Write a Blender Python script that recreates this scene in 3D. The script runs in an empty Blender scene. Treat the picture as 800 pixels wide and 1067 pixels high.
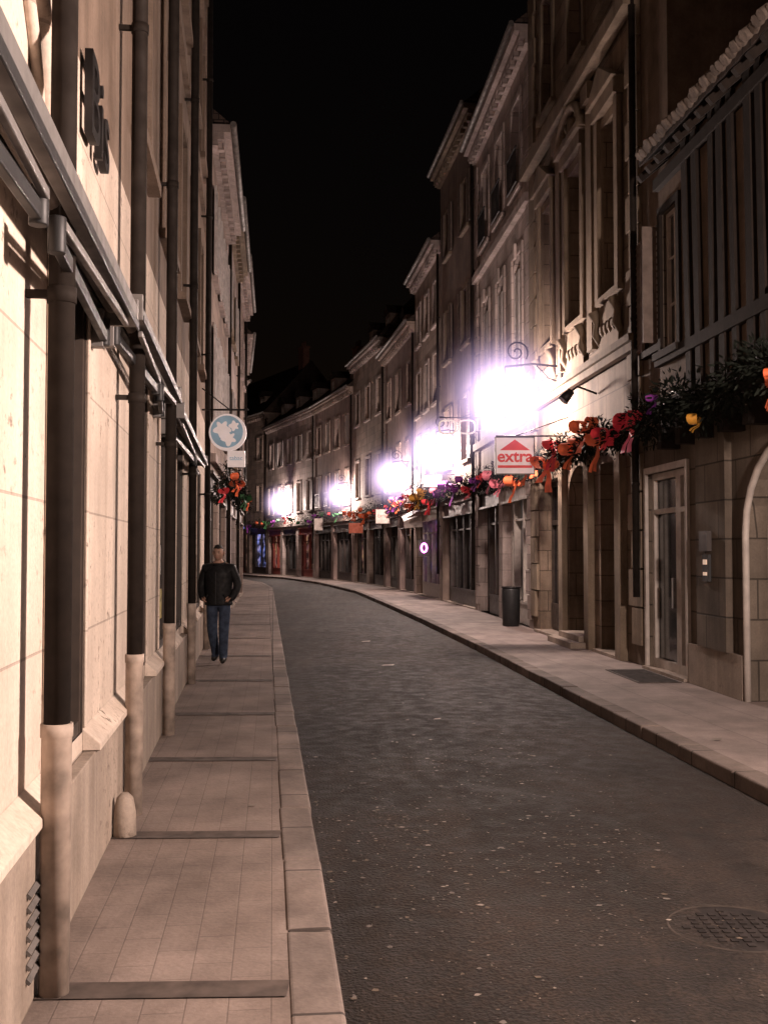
import bpy, bmesh, math, random
from mathutils import Vector, Matrix
random.seed(7)
R=math.radians
sc=bpy.context.scene
try:
    sc.view_settings.view_transform='Standard'; sc.view_settings.look='None'; sc.view_settings.exposure=0
except Exception: pass

# ---------------------------------------------------------------- layout (metres)
def interp(pts,Y):
    if Y<=pts[0][1]:
        a,b=pts[0],pts[1]
    elif Y>=pts[-1][1]:
        a,b=pts[-2],pts[-1]
    else:
        for a,b in zip(pts,pts[1:]):
            if a[1]<=Y<=b[1]: break
    t=(Y-a[1])/(b[1]-a[1]); return a[0]+t*(b[0]-a[0])
LW=[(.24,-8),(-3.36,20.3),(-4.05,27),(-4.78,34),(-5.6,42),(-6.9,51),(-9.3,60),(-13.5,70),(-20,81),(-30,92)]
LK=[(1.18,-8),(-4.0,38.6),(-5.15,49),(-6.5,57),(-9.2,67),(-13.5,77),(-19,86),(-27,95)]
RK=[(4.2,-8),(2.68,7.3),(2.22,12.4),(1.68,18.7),(.95,26),(0.05,34.2),(-1.2,45),(-3.6,58),(-6.6,69),(-11,79),(-17,88),(-24,95)]
RW=[(5.5,-8),(2.65,30),(1.95,36),(1.25,42),(.05,50),(-1.7,58),(-4.4,67),(-8.6,78),(-15,90)]
lw=lambda y:interp(LW,y); lk=lambda y:interp(LK,y); rk=lambda y:interp(RK,y); rw=lambda y:interp(RW,y)

# ---------------------------------------------------------------- materials
MATS={}
def newmat(name):
    m=bpy.data.materials.new(name); m.use_nodes=True
    nt=m.node_tree; b=nt.nodes['Principled BSDF']; return m,nt,b
def N(nt,t,**k):
    n=nt.nodes.new(t)
    for a,v in k.items(): setattr(n,a,v)
    return n
def mixc(nt,fac,a,b,mode='MIX'):
    n=N(nt,'ShaderNodeMix',data_type='RGBA',blend_type=mode)
    for i,v in ((0,fac),(6,a),(7,b)):
        if hasattr(v,'links'): nt.links.new(v,n.inputs[i])
        else: n.inputs[i].default_value=v if i==0 else (*v[:3],1)
    return n.outputs[2]
def ramp(nt,src,p0,c0,p1,c1):
    n=N(nt,'ShaderNodeValToRGB'); e=n.color_ramp.elements
    e[0].position=p0; e[0].color=(*c0,1) if len(c0)==3 else c0
    e[1].position=p1; e[1].color=(*c1,1)
    nt.links.new(src,n.inputs[0]); return n.outputs[0]
def g(v): return (v,v,v)
def nosample(m):
    try: m.cycles.emission_sampling='NONE'
    except Exception: pass
def stone(name,c,brick=None,joint=.35,grime=.55,rough=.88,bump=.35,vscale=1.0,ground=False,spread=.18,rot=0.,stain=False):
    if name in MATS: return MATS[name]
    m,nt,b=newmat(name); L=nt.links
    tc=N(nt,'ShaderNodeTexCoord'); o=tc.outputs['Object']
    n1=N(nt,'ShaderNodeTexNoise'); n1.inputs['Scale'].default_value=1.3*vscale; n1.inputs['Detail'].default_value=8; n1.inputs['Roughness'].default_value=.65
    L.new(o,n1.inputs['Vector'])
    n2=N(nt,'ShaderNodeTexNoise'); n2.inputs['Scale'].default_value=45; n2.inputs['Detail'].default_value=4; L.new(o,n2.inputs['Vector'])
    mp=N(nt,'ShaderNodeMapping'); mp.inputs['Scale'].default_value=(3.2,3.2,.28) if not ground else (1.6,.8,1); L.new(o,mp.inputs[0])
    n3=N(nt,'ShaderNodeTexNoise'); n3.inputs['Scale'].default_value=1.1; n3.inputs['Detail'].default_value=6; n3.inputs['Roughness'].default_value=.6; L.new(mp.outputs[0],n3.inputs['Vector'])
    base=None; h=None
    if brick:
        if ground:
            mg=N(nt,'ShaderNodeMapping'); mg.inputs['Rotation'].default_value=(0,0,rot); L.new(o,mg.inputs[0]); vec=mg.outputs[0]
        else:
            s=N(nt,'ShaderNodeSeparateXYZ'); L.new(o,s.inputs[0]); cb=N(nt,'ShaderNodeCombineXYZ')
            ad=N(nt,'ShaderNodeMath',operation='ADD'); L.new(s.outputs[0],ad.inputs[0]); L.new(s.outputs[1],ad.inputs[1])
            L.new(ad.outputs[0],cb.inputs[0]); L.new(s.outputs[2],cb.inputs[1]); vec=cb.outputs[0]
        bt=N(nt,'ShaderNodeTexBrick'); L.new(vec,bt.inputs['Vector']); bt.inputs['Scale'].default_value=1
        bt.inputs['Brick Width'].default_value=brick[0]; bt.inputs['Row Height'].default_value=brick[1]
        bt.inputs['Mortar Size'].default_value=brick[2]; bt.inputs['Mortar Smooth'].default_value=.4; bt.inputs['Bias'].default_value=0
        bt.inputs['Color1'].default_value=(*[x*(1-spread) for x in c],1); bt.inputs['Color2'].default_value=(*[min(1,x*(1+spread)) for x in c],1)
        bt.inputs['Mortar'].default_value=(*[x*joint for x in c],1)
        base=bt.outputs['Color']; h=bt.outputs['Fac']
    else: base=(*c,1)
    v=ramp(nt,n1.outputs[0],.3,g(1-grime),.68,g(1.0))
    c1=mixc(nt,1.0,base,v,'MULTIPLY')
    v2=ramp(nt,n3.outputs[0],.32,(1-grime*.9,1-grime*.95,1-grime),.6,g(1.0))
    c2=mixc(nt,.8,c1,v2,'MULTIPLY')
    v3=ramp(nt,n2.outputs[0],.3,g(.8),.7,g(1.05)); c3=mixc(nt,.7,c2,v3,'MULTIPLY')
    if stain:      # small dark chips and smudges in patches
        n5=N(nt,'ShaderNodeTexNoise'); n5.inputs['Scale'].default_value=13; n5.inputs['Detail'].default_value=7; n5.inputs['Roughness'].default_value=.7; L.new(o,n5.inputs['Vector'])
        a1=ramp(nt,n5.outputs[0],.55,g(0),.64,g(1)); a2=ramp(nt,n1.outputs[0],.44,g(0),.58,g(1))
        c3=mixc(nt,mixc(nt,1,a1,a2,'MULTIPLY'),c3,(.16,.125,.10))
    L.new(c3,b.inputs['Base Color']); b.inputs['Roughness'].default_value=rough
    try: b.inputs['Specular IOR Level'].default_value=.25
    except Exception: pass
    bp=N(nt,'ShaderNodeBump'); bp.inputs['Strength'].default_value=bump; bp.inputs['Distance'].default_value=.02
    ma=N(nt,'ShaderNodeMath',operation='MULTIPLY_ADD'); L.new(n2.outputs[0],ma.inputs[0]); ma.inputs[1].default_value=.35
    L.new(n1.outputs[0],ma.inputs[2])
    if h:
        ms=N(nt,'ShaderNodeMath',operation='SUBTRACT'); L.new(ma.outputs[0],ms.inputs[0]); L.new(h,ms.inputs[1]); L.new(ms.outputs[0],bp.inputs['Height'])
    else: L.new(ma.outputs[0],bp.inputs['Height'])
    L.new(bp.outputs[0],b.inputs['Normal'])
    MATS[name]=m; return m
def plain(name,c,rough=.5,metal=0.,var=.25,emit=0,ecol=None,scale=8,spec=.4):
    if name in MATS: return MATS[name]
    m,nt,b=newmat(name); L=nt.links
    tc=N(nt,'ShaderNodeTexCoord'); n=N(nt,'ShaderNodeTexNoise'); n.inputs['Scale'].default_value=scale; n.inputs['Detail'].default_value=5
    L.new(tc.outputs['Object'],n.inputs['Vector'])
    L.new(ramp(nt,n.outputs[0],.3,tuple(x*(1-var) for x in c),.7,tuple(min(1,x*(1+var*.5)) for x in c)),b.inputs['Base Color'])
    L.new(ramp(nt,n.outputs[0],.3,g(min(1,rough*1.2)),.7,g(rough*.85)),b.inputs['Roughness'])
    b.inputs['Metallic'].default_value=metal
    try: b.inputs['Specular IOR Level'].default_value=spec
    except Exception: pass
    if emit:
        b.inputs['Emission Color'].default_value=(*(ecol or c),1); b.inputs['Emission Strength'].default_value=emit; nosample(m)
    MATS[name]=m; return m
def display(name,c1,c2,st):
    """interior of a lit shop window: blotchy goods"""
    if name in MATS: return MATS[name]
    m,nt,b=newmat(name); L=nt.links
    tc=N(nt,'ShaderNodeTexCoord'); v=N(nt,'ShaderNodeTexVoronoi'); v.inputs['Scale'].default_value=4.5; L.new(tc.outputs['Object'],v.inputs['Vector'])
    s=N(nt,'ShaderNodeSeparateColor'); L.new(v.outputs['Color'],s.inputs[0])
    col=ramp(nt,s.outputs[0],.2,c1,.8,c2)
    n=N(nt,'ShaderNodeTexNoise'); n.inputs['Scale'].default_value=2.; L.new(tc.outputs['Object'],n.inputs['Vector'])
    f=ramp(nt,n.outputs[0],.42,g(.04),.66,g(1))
    L.new(mixc(nt,1,col,f,'MULTIPLY'),b.inputs['Emission Color']); b.inputs['Emission Strength'].default_value=st
    b.inputs['Base Color'].default_value=(.05,.05,.05,1); b.inputs['Roughness'].default_value=.25; nosample(m)
    MATS[name]=m; return m

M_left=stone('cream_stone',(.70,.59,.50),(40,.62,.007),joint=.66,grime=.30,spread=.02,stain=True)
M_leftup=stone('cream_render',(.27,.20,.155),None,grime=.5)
M_plinth=stone('plinth_stone',(.42,.345,.285),(2.3,.9,.007),joint=.65,grime=.45,spread=.05,stain=True)
M_B=stone('grey_ashlar',(.26,.195,.145),(.95,.42,.012),joint=.45,grime=.6)
M_Btrim=stone('carved_stone',(.29,.225,.165),None,grime=.5)
M_C=stone('pale_ashlar',(.46,.38,.35),(.9,.4,.01),joint=.55,grime=.45)
M_D=stone('brown_render',(.28,.21,.175),None,grime=.5)
M_E=stone('ochre_stone',(.38,.295,.25),(.8,.36,.01),joint=.55,grime=.45)
M_F=stone('rose_render',(.34,.25,.225),None,grime=.45)
M_plaster=stone('old_plaster',(.21,.155,.115),None,grime=.5,vscale=2)
M_pier=stone('grey_pier',(.18,.145,.115),(.8,.45,.012),grime=.5)
M_brick=stone('red_brick',(.26,.13,.10),(.22,.07,.008),joint=1.3,grime=.4)
M_roof=stone('roof_tiles',(.085,.06,.05),(.2,.12,.012),joint=.3,grime=.5,bump=.8)
M_slab=stone('paving',(.26,.205,.178),(.30,.155,.0035),joint=.75,grime=.5,ground=True,rot=R(84),spread=.04,rough=.88)
M_slab2=stone('pavement_slabs',(.33,.265,.24),(.9,.6,.007),joint=.65,grime=.45,ground=True,rot=R(84),spread=.06,rough=.8)
M_kerb=stone('kerb_granite',(.25,.20,.175),(.85,3.,.012),joint=.3,grime=.55,ground=True,rot=R(84),spread=.15,rough=.85)
M_timber=stone('oak_timber',(.026,.018,.014),None,grime=.5,vscale=4)
M_glass=plain('window_glass',(.012,.012,.015),.12,0,.4,scale=2,spec=.7)
M_frame=plain('painted_frame',(.44,.39,.35),.5,0,.2)
M_framed=plain('dark_frame',(.045,.034,.028),.5,0,.3)
M_shut=plain('shutter_paint',(.50,.46,.44),.6,0,.25)
M_shutd=plain('shutter_brown',(.16,.12,.10),.6,0,.3)
M_iron=plain('wrought_iron',(.018,.016,.016),.5,.4,.3)
M_pipe=plain('drain_pipe_paint',(.018,.0135,.011),.75,.0,.3,spec=.15)
M_pipec=plain('cast_iron_cream',(.36,.29,.24),.7,0,.5)
M_alu=plain('aluminium',(.17,.16,.155),.5,.4,.3)
M_alud=plain('dark_metal',(.025,.025,.026),.5,.3,.3)
M_zinc=plain('zinc',(.17,.155,.145),.6,.4,.4)
M_dark=plain('shop_paint_dark',(.045,.035,.032),.4,0,.3)
M_red=plain('shop_paint_red',(.20,.04,.03),.45,0,.3)
M_fabric=plain('awning_fabric',(.15,.125,.11),.85,0,.3)
M_d_warm=display('display_warm',(.9,.5,.25),(.5,.2,.25),.32)
M_d_pink=display('display_pink',(.9,.25,.7),(.35,.3,.9),.4)
M_d_blue=display('display_blue',(.2,.3,1),(.6,.5,.9),.7)
M_d_dim=display('display_dim',(.30,.26,.22),(.12,.09,.09),.10)

def asphalt():
    m,nt,b=newmat('asphalt'); L=nt.links
    tc=N(nt,'ShaderNodeTexCoord'); o=tc.outputs['Object']
    n1=N(nt,'ShaderNodeTexNoise'); n1.inputs['Scale'].default_value=.55; n1.inputs['Detail'].default_value=9; n1.inputs['Roughness'].default_value=.62; L.new(o,n1.inputs['Vector'])
    n2=N(nt,'ShaderNodeTexNoise'); n2.inputs['Scale'].default_value=55; n2.inputs['Detail'].default_value=4; L.new(o,n2.inputs['Vector'])
    n4=N(nt,'ShaderNodeTexNoise'); n4.inputs['Scale'].default_value=7; n4.inputs['Detail'].default_value=6; L.new(o,n4.inputs['Vector'])
    v=N(nt,'ShaderNodeTexVoronoi'); v.inputs['Scale'].default_value=26; L.new(o,v.inputs['Vector'])
    mp=N(nt,'ShaderNodeMapping'); mp.inputs['Scale'].default_value=(2.2,.12,1); mp.inputs['Rotation'].default_value=(0,0,R(-6)); L.new(o,mp.inputs[0])
    n3=N(nt,'ShaderNodeTexNoise'); n3.inputs['Scale'].default_value=1; n3.inputs['Detail'].default_value=4; L.new(mp.outputs[0],n3.inputs['Vector'])
    c=ramp(nt,n1.outputs[0],.35,(.0125,.0088,.0068),.66,(.026,.0188,.0148))
    c=mixc(nt,.9,c,ramp(nt,n3.outputs[0],.35,g(.6),.65,g(1.15)),'MULTIPLY')
    c=mixc(nt,.9,c,ramp(nt,n2.outputs[0],.35,g(.4),.65,g(1.6)),'MULTIPLY')
    c=mixc(nt,.8,c,ramp(nt,n4.outputs[0],.35,g(.6),.65,g(1.3)),'MULTIPLY')
    s=N(nt,'ShaderNodeSeparateColor'); L.new(v.outputs['Color'],s.inputs[0])
    sp=ramp(nt,s.outputs[0],.94,g(0),.95,g(1)); dd=ramp(nt,v.outputs['Distance'],.18,g(1),.34,g(0))
    cl=ramp(nt,n1.outputs[0],.47,g(.08),.6,g(1))
    f=mixc(nt,1,sp,dd,'MULTIPLY'); f=mixc(nt,1,f,cl,'MULTIPLY')
    c=mixc(nt,f,c,(.080,.060,.046)); L.new(c,b.inputs['Base Color'])
    L.new(ramp(nt,n4.outputs[0],.35,g(.70),.65,g(.9)),b.inputs['Roughness'])
    try: b.inputs['Specular IOR Level'].default_value=.18
    except Exception: pass
    bp=N(nt,'ShaderNodeBump'); bp.inputs['Strength'].default_value=.8; bp.inputs['Distance'].default_value=.014
    L.new(n2.outputs[0],bp.inputs['Height']); L.new(bp.outputs[0],b.inputs['Normal'])
    return m
M_asph=asphalt()

# ---------------------------------------------------------------- builder
class B:
    def __init__(s,name,loc=(0,0,0),ang=0,parent=None):
        s.e=bpy.data.objects.new(name,None); sc.collection.objects.link(s.e)
        s.e.empty_display_size=.3
        s.e.location=loc; s.e.rotation_euler=(0,0,ang); s.p={}
    def _g(s,part,mat):
        return s.p.setdefault(part,[[],[],mat,False])
    def poly(s,part,mat,pts):
        d=s._g(part,mat); n=len(d[0]); d[0]+= [tuple(p) for p in pts]; d[1].append(tuple(range(n,n+len(pts))))
    def mesh(s,part,mat,vs,fs,smooth=False):
        d=s._g(part,mat); n=len(d[0]); d[0]+=[tuple(v) for v in vs]; d[1]+=[tuple(i+n for i in f) for f in fs]; d[3]=d[3] or smooth
    def box(s,part,mat,x0,x1,y0,y1,z0,z1):
        v=[(x0,y0,z0),(x1,y0,z0),(x1,y1,z0),(x0,y1,z0),(x0,y0,z1),(x1,y0,z1),(x1,y1,z1),(x0,y1,z1)]
        s.mesh(part,mat,v,[(0,3,2,1),(4,5,6,7),(0,1,5,4),(1,2,6,5),(2,3,7,6),(3,0,4,7)])
    def beam(s,part,mat,a,b,w,h,up=(0,0,1)):
        a=Vector(a);b=Vector(b);d=(b-a).normalized(); u=Vector(up); r=d.cross(u).normalized(); u=r.cross(d).normalized()
        v=[]
        for p in (a,b):
            for i,j in ((-1,-1),(1,-1),(1,1),(-1,1)): v.append(p+r*i*w/2+u*j*h/2)
        s.mesh(part,mat,v,[(0,1,2,3),(7,6,5,4),(0,4,5,1),(1,5,6,2),(2,6,7,3),(3,7,4,0)])
    def tube(s,part,mat,pts,r,n=10,cap=True,closed=False):
        pts=[Vector(p) for p in pts]; vs=[];fs=[]; k=len(pts)
        rr=r if isinstance(r,(list,tuple)) else [r]*k
        prev=None
        for i,p in enumerate(pts):
            if closed: d=(pts[(i+1)%k]-pts[i-1]).normalized()
            else: d=(pts[min(i+1,k-1)]-pts[max(i-1,0)]).normalized()
            ref=prev if prev else (Vector((0,0,1)) if abs(d.z)<.9 else Vector((1,0,0)))
            a=(ref-d*ref.dot(d)).normalized(); prev=a; c=d.cross(a)
            for j in range(n):
                t=2*math.pi*j/n; vs.append(p+(a*math.cos(t)+c*math.sin(t))*rr[i])
        for i in range(k if closed else k-1):
            for j in range(n): fs.append((i*n+j,i*n+(j+1)%n,((i+1)%k)*n+(j+1)%n,((i+1)%k)*n+j))
        if cap and not closed: fs.append(tuple(range(n))[::-1]); fs.append(tuple(range((k-1)*n,k*n)))
        s.mesh(part,mat,vs,fs,True)
    def done(s,bevel=0,bparts=None):
        for k,(v,f,m,sm) in s.p.items():
            me=bpy.data.meshes.new(k); me.from_pydata(v,[],f); me.materials.append(m)
            me.update()
            o=bpy.data.objects.new(k,me); sc.collection.objects.link(o); o.parent=s.e
            if bevel and (bparts is None or k in bparts):
                md=o.modifiers.new('Bevel','BEVEL'); md.width=bevel; md.segments=2; md.limit_method='ANGLE'
            if sm: me.polygons.foreach_set('use_smooth',[len(p.vertices)<5 for p in me.polygons])
        return s.e
    def text(s,part,mat,txt,size,loc,rot,ext=.01):
        c=bpy.data.curves.new(part,'FONT'); c.body=txt; c.size=size; c.extrude=ext; c.align_x='CENTER'; c.align_y='CENTER'
        c.materials.append(mat); o=bpy.data.objects.new(part,c); sc.collection.objects.link(o); o.parent=s.e; o.location=loc; o.rotation_euler=rot; return o

def wall(b,part,mat,x0,x1,z0,z1,ops,y=0.):
    xs=sorted({x0,x1,*[v for o in ops for v in (o[0],o[1]) if x0<v<x1]}); zs=sorted({z0,z1,*[v for o in ops for v in (o[2],o[3]) if z0<v<z1]})
    for i in range(len(xs)-1):
        for j in range(len(zs)-1):
            cx=(xs[i]+xs[i+1])/2; cz=(zs[j]+zs[j+1])/2
            if any(o[0]<cx<o[1] and o[2]<cz<o[3] for o in ops): continue
            b.poly(part,mat,[(xs[i],y,zs[j]),(xs[i],y,zs[j+1]),(xs[i+1],y,zs[j+1]),(xs[i+1],y,zs[j])])
def reveal(b,mat,x0,x1,z0,z1,d,y=0.,p='reveals'):
    for q in ([(x0,y,z0),(x0,y,z1),(x0,y-d,z1),(x0,y-d,z0)],[(x1,y,z0),(x1,y-d,z0),(x1,y-d,z1),(x1,y,z1)],[(x0,y,z1),(x1,y,z1),(x1,y-d,z1),(x0,y-d,z1)],[(x0,y,z0),(x0,y-d,z0),(x1,y-d,z0),(x1,y,z0)]): b.poly(p,mat,q)
def archfill(b,mat,x0,x1,z1,rise,d,y=0.,n=10):
    """stone spandrels that turn the head of an opening into an arc"""
    cx=(x0+x1)/2; w=(x1-x0)/2
    arc=[(cx-w*math.cos(math.pi*i/n), z1-rise+rise*math.sin(math.pi*i/n)) for i in range(n+1)]
    for (xa,za),(xb,zb) in zip(arc,arc[1:]):
        b.poly('arch_spandrels',mat,[(xa,y-.001,za),(xa,y-.001,z1),(xb,y-.001,z1),(xb,y-.001,zb)])
        b.poly('arch_spandrels',mat,[(xa,y-.001,za),(xb,y-.001,zb),(xb,y-d,zb),(xa,y-d,za)])
def pane(b,x0,x1,z0,z1,y,frame,fp,nx=2,nz=3,fw=.06,glass=None,gp='glass'):
    b.box(gp,glass or M_glass,x0,x1,y-.03,y-.015,z0,z1)
    b.box(fp,frame,x0,x0+fw,y-.014,y+.03,z0,z1); b.box(fp,frame,x1-fw,x1,y-.014,y+.03,z0,z1)
    b.box(fp,frame,x0+fw,x1-fw,y-.014,y+.028,z0,z0+fw*1.3); b.box(fp,frame,x0+fw,x1-fw,y-.014,y+.028,z1-fw,z1)
    for i in range(1,nx):
        x=x0+(x1-x0)*i/nx; b.box(fp,frame,x-.03,x+.03,y-.014,y+.024,z0+fw*1.3,z1-fw)
    for j in range(1,nz):
        z=z0+(z1-z0)*j/nz; b.box(fp,frame,x0+fw,x1-fw,y-.013,y+.012,z-.014,z+.014)
def louver(b,part,mat,x0,x1,z0,z1,y):
    b.box(part,mat,x0,x1,y,y+.03,z0,z1)
    b.box(part,mat,x0,x0+.06,y+.031,y+.045,z0,z1); b.box(part,mat,x1-.06,x1,y+.031,y+.045,z0,z1)
    n=max(4,int((z1-z0)/.09))
    for i in range(n):
        z=z0+(z1-z0)*(i+.3)/n; b.poly(part,mat,[(x0+.06,y+.032,z+.05),(x1-.06,y+.032,z+.05),(x1-.06,y+.048,z),(x0+.06,y+.048,z)])
def window(b,x0,x1,z0,z1,wm,tm,d=.2,y=0.,shut=None,arch=0,sur=.12,frame=None,rail=False,glass=None,key=False,nz=3):
    reveal(b,wm,x0,x1,z0,z1,d,y)
    if arch: archfill(b,wm,x0,x1,z1,arch,d,y)
    gp='glass' if glass is None else 'lit_glass_'+glass.name
    pane(b,x0,x1,z0,z1,y-d+.02,frame or M_frame,'window_frames',2,nz,glass=glass,gp=gp)
    if sur:
        b.box('surrounds',tm,x0-sur,x0-.003,y+.002,y+.045,z0,z1+sur); b.box('surrounds',tm,x1+.003,x1+sur,y+.002,y+.045,z0,z1+sur)
        b.box('surrounds',tm,x0-.001,x1+.001,y+.002,y+.043,z1+.003,z1+sur-.002)
        b.box('sills',tm,x0-sur-.05,x1+sur+.05,y+.002,y+.11,z0-.1,z0-.004)
    if key: b.box('keystones',tm,(x0+x1)/2-.1,(x0+x1)/2+.1,y+.046,y+.1,z1-.08,z1+.26)
    if shut=='closed':
        m=(x0+x1)/2; sm=M_shut
        louver(b,'shutters',sm,x0+.01,m-.006,z0+.02,z1-(arch*.9 if arch else .02),y-.06); louver(b,'shutters',sm,m+.006,x1-.01,z0+.02,z1-(arch*.9 if arch else .02),y-.06)
    if shut in('open','opend'):
        w=(x1-x0)/2; sm=M_shut if shut=='open' else M_shutd
        louver(b,'shutters',sm,x0-w-.02,x0-.02,z0,z1,y+.05); louver(b,'shutters',sm,x1+.02,x1+w+.02,z0,z1,y+.05)
    if rail:
        b.box('railings',M_iron,x0-.05,x1+.05,y+.12,y+.15,z0+.85,z0+.89); b.box('railings',M_iron,x0-.05,x1+.05,y+.12,y+.15,z0+.05,z0+.08)
        n=int((x1-x0)/.11)
        for i in range(n+1):
            x=x0+(x1-x0)*i/n; b.box('railings',M_iron,x-.008,x+.008,y+.127,y+.143,z0+.08,z0+.85)
def shop(b,x0,x1,z1,wm,pm,disp=None,door=True,name=None,z0=.0,tm=None):
    """recessed timber shopfront: stall riser, panes, door, fascia"""
    d=.28; reveal(b,wm,x0,x1,z0,z1,d)
    w=x1-x0; fs=.42; zf=z1-fs; pn='shopfront_'+pm.name
    b.box(pn,pm,x0,x1,-d,-.04,zf,z1)
    b.box(pn,pm,x0,x1,-.039,.04,zf-.05,zf); b.box(pn,pm,x0,x1,-.039,.06,z1-.06,z1-.002)
    dw=.9 if door and w>1.9 else 0
    xa=x0; xb=x1-dw
    b.box(pn,pm,xa,xb,-d,-.12,z0,z0+.5); b.box(pn,pm,xa,xb,-.119,-.09,z0+.46,z0+.52)
    n=max(1,round((xb-xa)/1.1))
    gp='display_'+(disp.name if disp else 'glass')
    b.box(gp,disp or M_glass,xa,xb,-d,-d+.02,z0+.52,zf)
    for i in range(n+1):
        x=xa+(xb-xa)*i/n; x=min(max(x,xa+.04),xb-.04); b.box(pn,pm,x-.04,x+.04,-d+.021,-.1,z0+.521,zf-.001)
    b.box(pn,pm,xa+.04,xb-.04,-d+.021,-.13,zf-.5,zf-.45)
    if dw:
        b.box('door_glass',M_glass,xb,x1,-d-.02,-d,z0,zf); b.box(pn,pm,xb+.02,xb+.12,-d+.001,-d+.06,z0,zf-.001); b.box(pn,pm,x1-.12,x1-.02,-d+.001,-d+.06,z0,zf-.001)
        b.box(pn,pm,xb+.12,x1-.12,-d+.001,-d+.05,z0+.02,z0+.7); b.box(pn,pm,xb+.12,x1-.12,-d+.001,-d+.05,2.05,2.15)
        b.tube('door_handle',M_alu,[(xb+.2,-d+.1,.95),(xb+.2,-d+.1,1.25)],.012,6)
    if name: b.text('shop_name',M_frame,name,.26,((x0+x1)/2,-.03,zf+fs/2),(R(90),0,R(180)),.008)
def shell(b,L,H,depth,wm,roofpitch=42,over=.35,cornice=True,tm=None,eave=.0):
    b.poly('side_walls',wm,[(0.004,0,-.1),(0.004,-depth,-.1),(0.004,-depth,H),(0.004,0,H)]); b.poly('side_walls',wm,[(L-.004,0,-.1),(L-.004,0,H),(L-.004,-depth,H),(L-.004,-depth,-.1)])
    b.poly('back_wall',wm,[(0,-depth,-.1),(L,-depth,-.1),(L,-depth,H),(0,-depth,H)])
    t=tm or wm
    if cornice:
        b.box('cornice',t,-.02,L+.02,.002,.12,H-.42,H-.3); b.box('cornice',t,-.03,L+.03,.002,.24,H-.298,H-.16); b.box('cornice',t,-.04,L+.04,.002,.36,H-.158,H)
        n=int(L/.45)
        for i in range(n): x=(i+.5)*L/n; b.box('cornice_brackets',t,x-.07,x+.07,.122,.235,H-.44,H-.3)
        b.tube('gutter',M_zinc,[(-.03,.42,H+.01),(L+.03,.42,H+.01)],.065,8)
    rz=math.tan(R(roofpitch))*depth/2; y1=over
    hr=H+.03
    s=.12
    b.mesh('roof',M_roof,[(-.05,y1,hr),(L+.05,y1,hr),(L+.05,-depth/2,hr+rz),(-.05,-depth/2,hr+rz),(L+.05,-depth-.3,hr),(-.05,-depth-.3,hr),
        (-.05,y1,hr-s*.3),(L+.05,y1,hr-s*.3)],[(0,1,2,3),(3,2,4,5),(0,6,7,1),(0,3,5),(1,4,2)])
    return rz
def dormer(b,x,H,w=1.0,h=1.3,y=-.6,wm=None):
    wm=wm or M_F
    b.box('dormers',wm,x-w/2,x-w/2+.16,y-1.6,y,H,H+h); b.box('dormers',wm,x+w/2-.16,x+w/2,y-1.6,y,H,H+h); b.box('dormers',wm,x-w/2+.16,x+w/2-.16,y-1.6,y-.002,H+h-.15,H+h)
    pane(b,x-w/2+.16,x+w/2-.16,H+.1,H+h-.15,y-.08,M_frame,'window_frames')
    b.mesh('dormer_roofs',M_roof,[(x-w/2-.12,y+.12,H+h),(x+w/2+.12,y+.12,H+h),(x,y+.12,H+h+.5),(x-w/2-.12,y-2.2,H+h),(x+w/2+.12,y-2.2,H+h),(x,y-2.2,H+h+.5)],[(0,1,2),(0,2,5,3),(1,4,5,2),(0,3,4,1)])
def chimney(b,x,y,z0,z1,w=.9,d=.5):
    b.box('chimney_stack',M_brick,x-w/2,x+w/2,y-d/2,y+d/2,z0,z1); b.box('chimney_stack',M_brick,x-w/2-.05,x+w/2+.05,y-d/2-.05,y+d/2+.05,z1+.001,z1+.12)
    for i in (-1,0,1): b.tube('chimney_pots',M_brick,[(x+i*w*.3,y,z1+.12),(x+i*w*.3,y,z1+.5)],.09,8)
def frameof(P0,P1):
    dx,dy=P1[0]-P0[0],P1[1]-P0[1]; return math.hypot(dx,dy),math.atan2(dy,dx)
def downpipe(b,x,H,y=.1,r=.055,low=1.0,boot=True):
    b.tube('drain_pipe_upper',M_pipe,[(x,y,low),(x,y,H)],r,12)
    z=low+1.6
    while z<H: b.tube('drain_pipe_upper',M_pipe,[(x,y,z),(x,y,z+.06)],r*1.12,12); b.box('pipe_clips',M_pipe,x-.015,x+.015,.003,y,z+.02,z+.05); z+=2.4
    if boot: b.tube('drain_pipe_boot',M_pipec,[(x,y,0),(x,y,low-.05),(x,y,low-.045),(x,y,low+.005)],[r*1.12,r*1.12,r*1.2,r*1.2],14)

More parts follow.
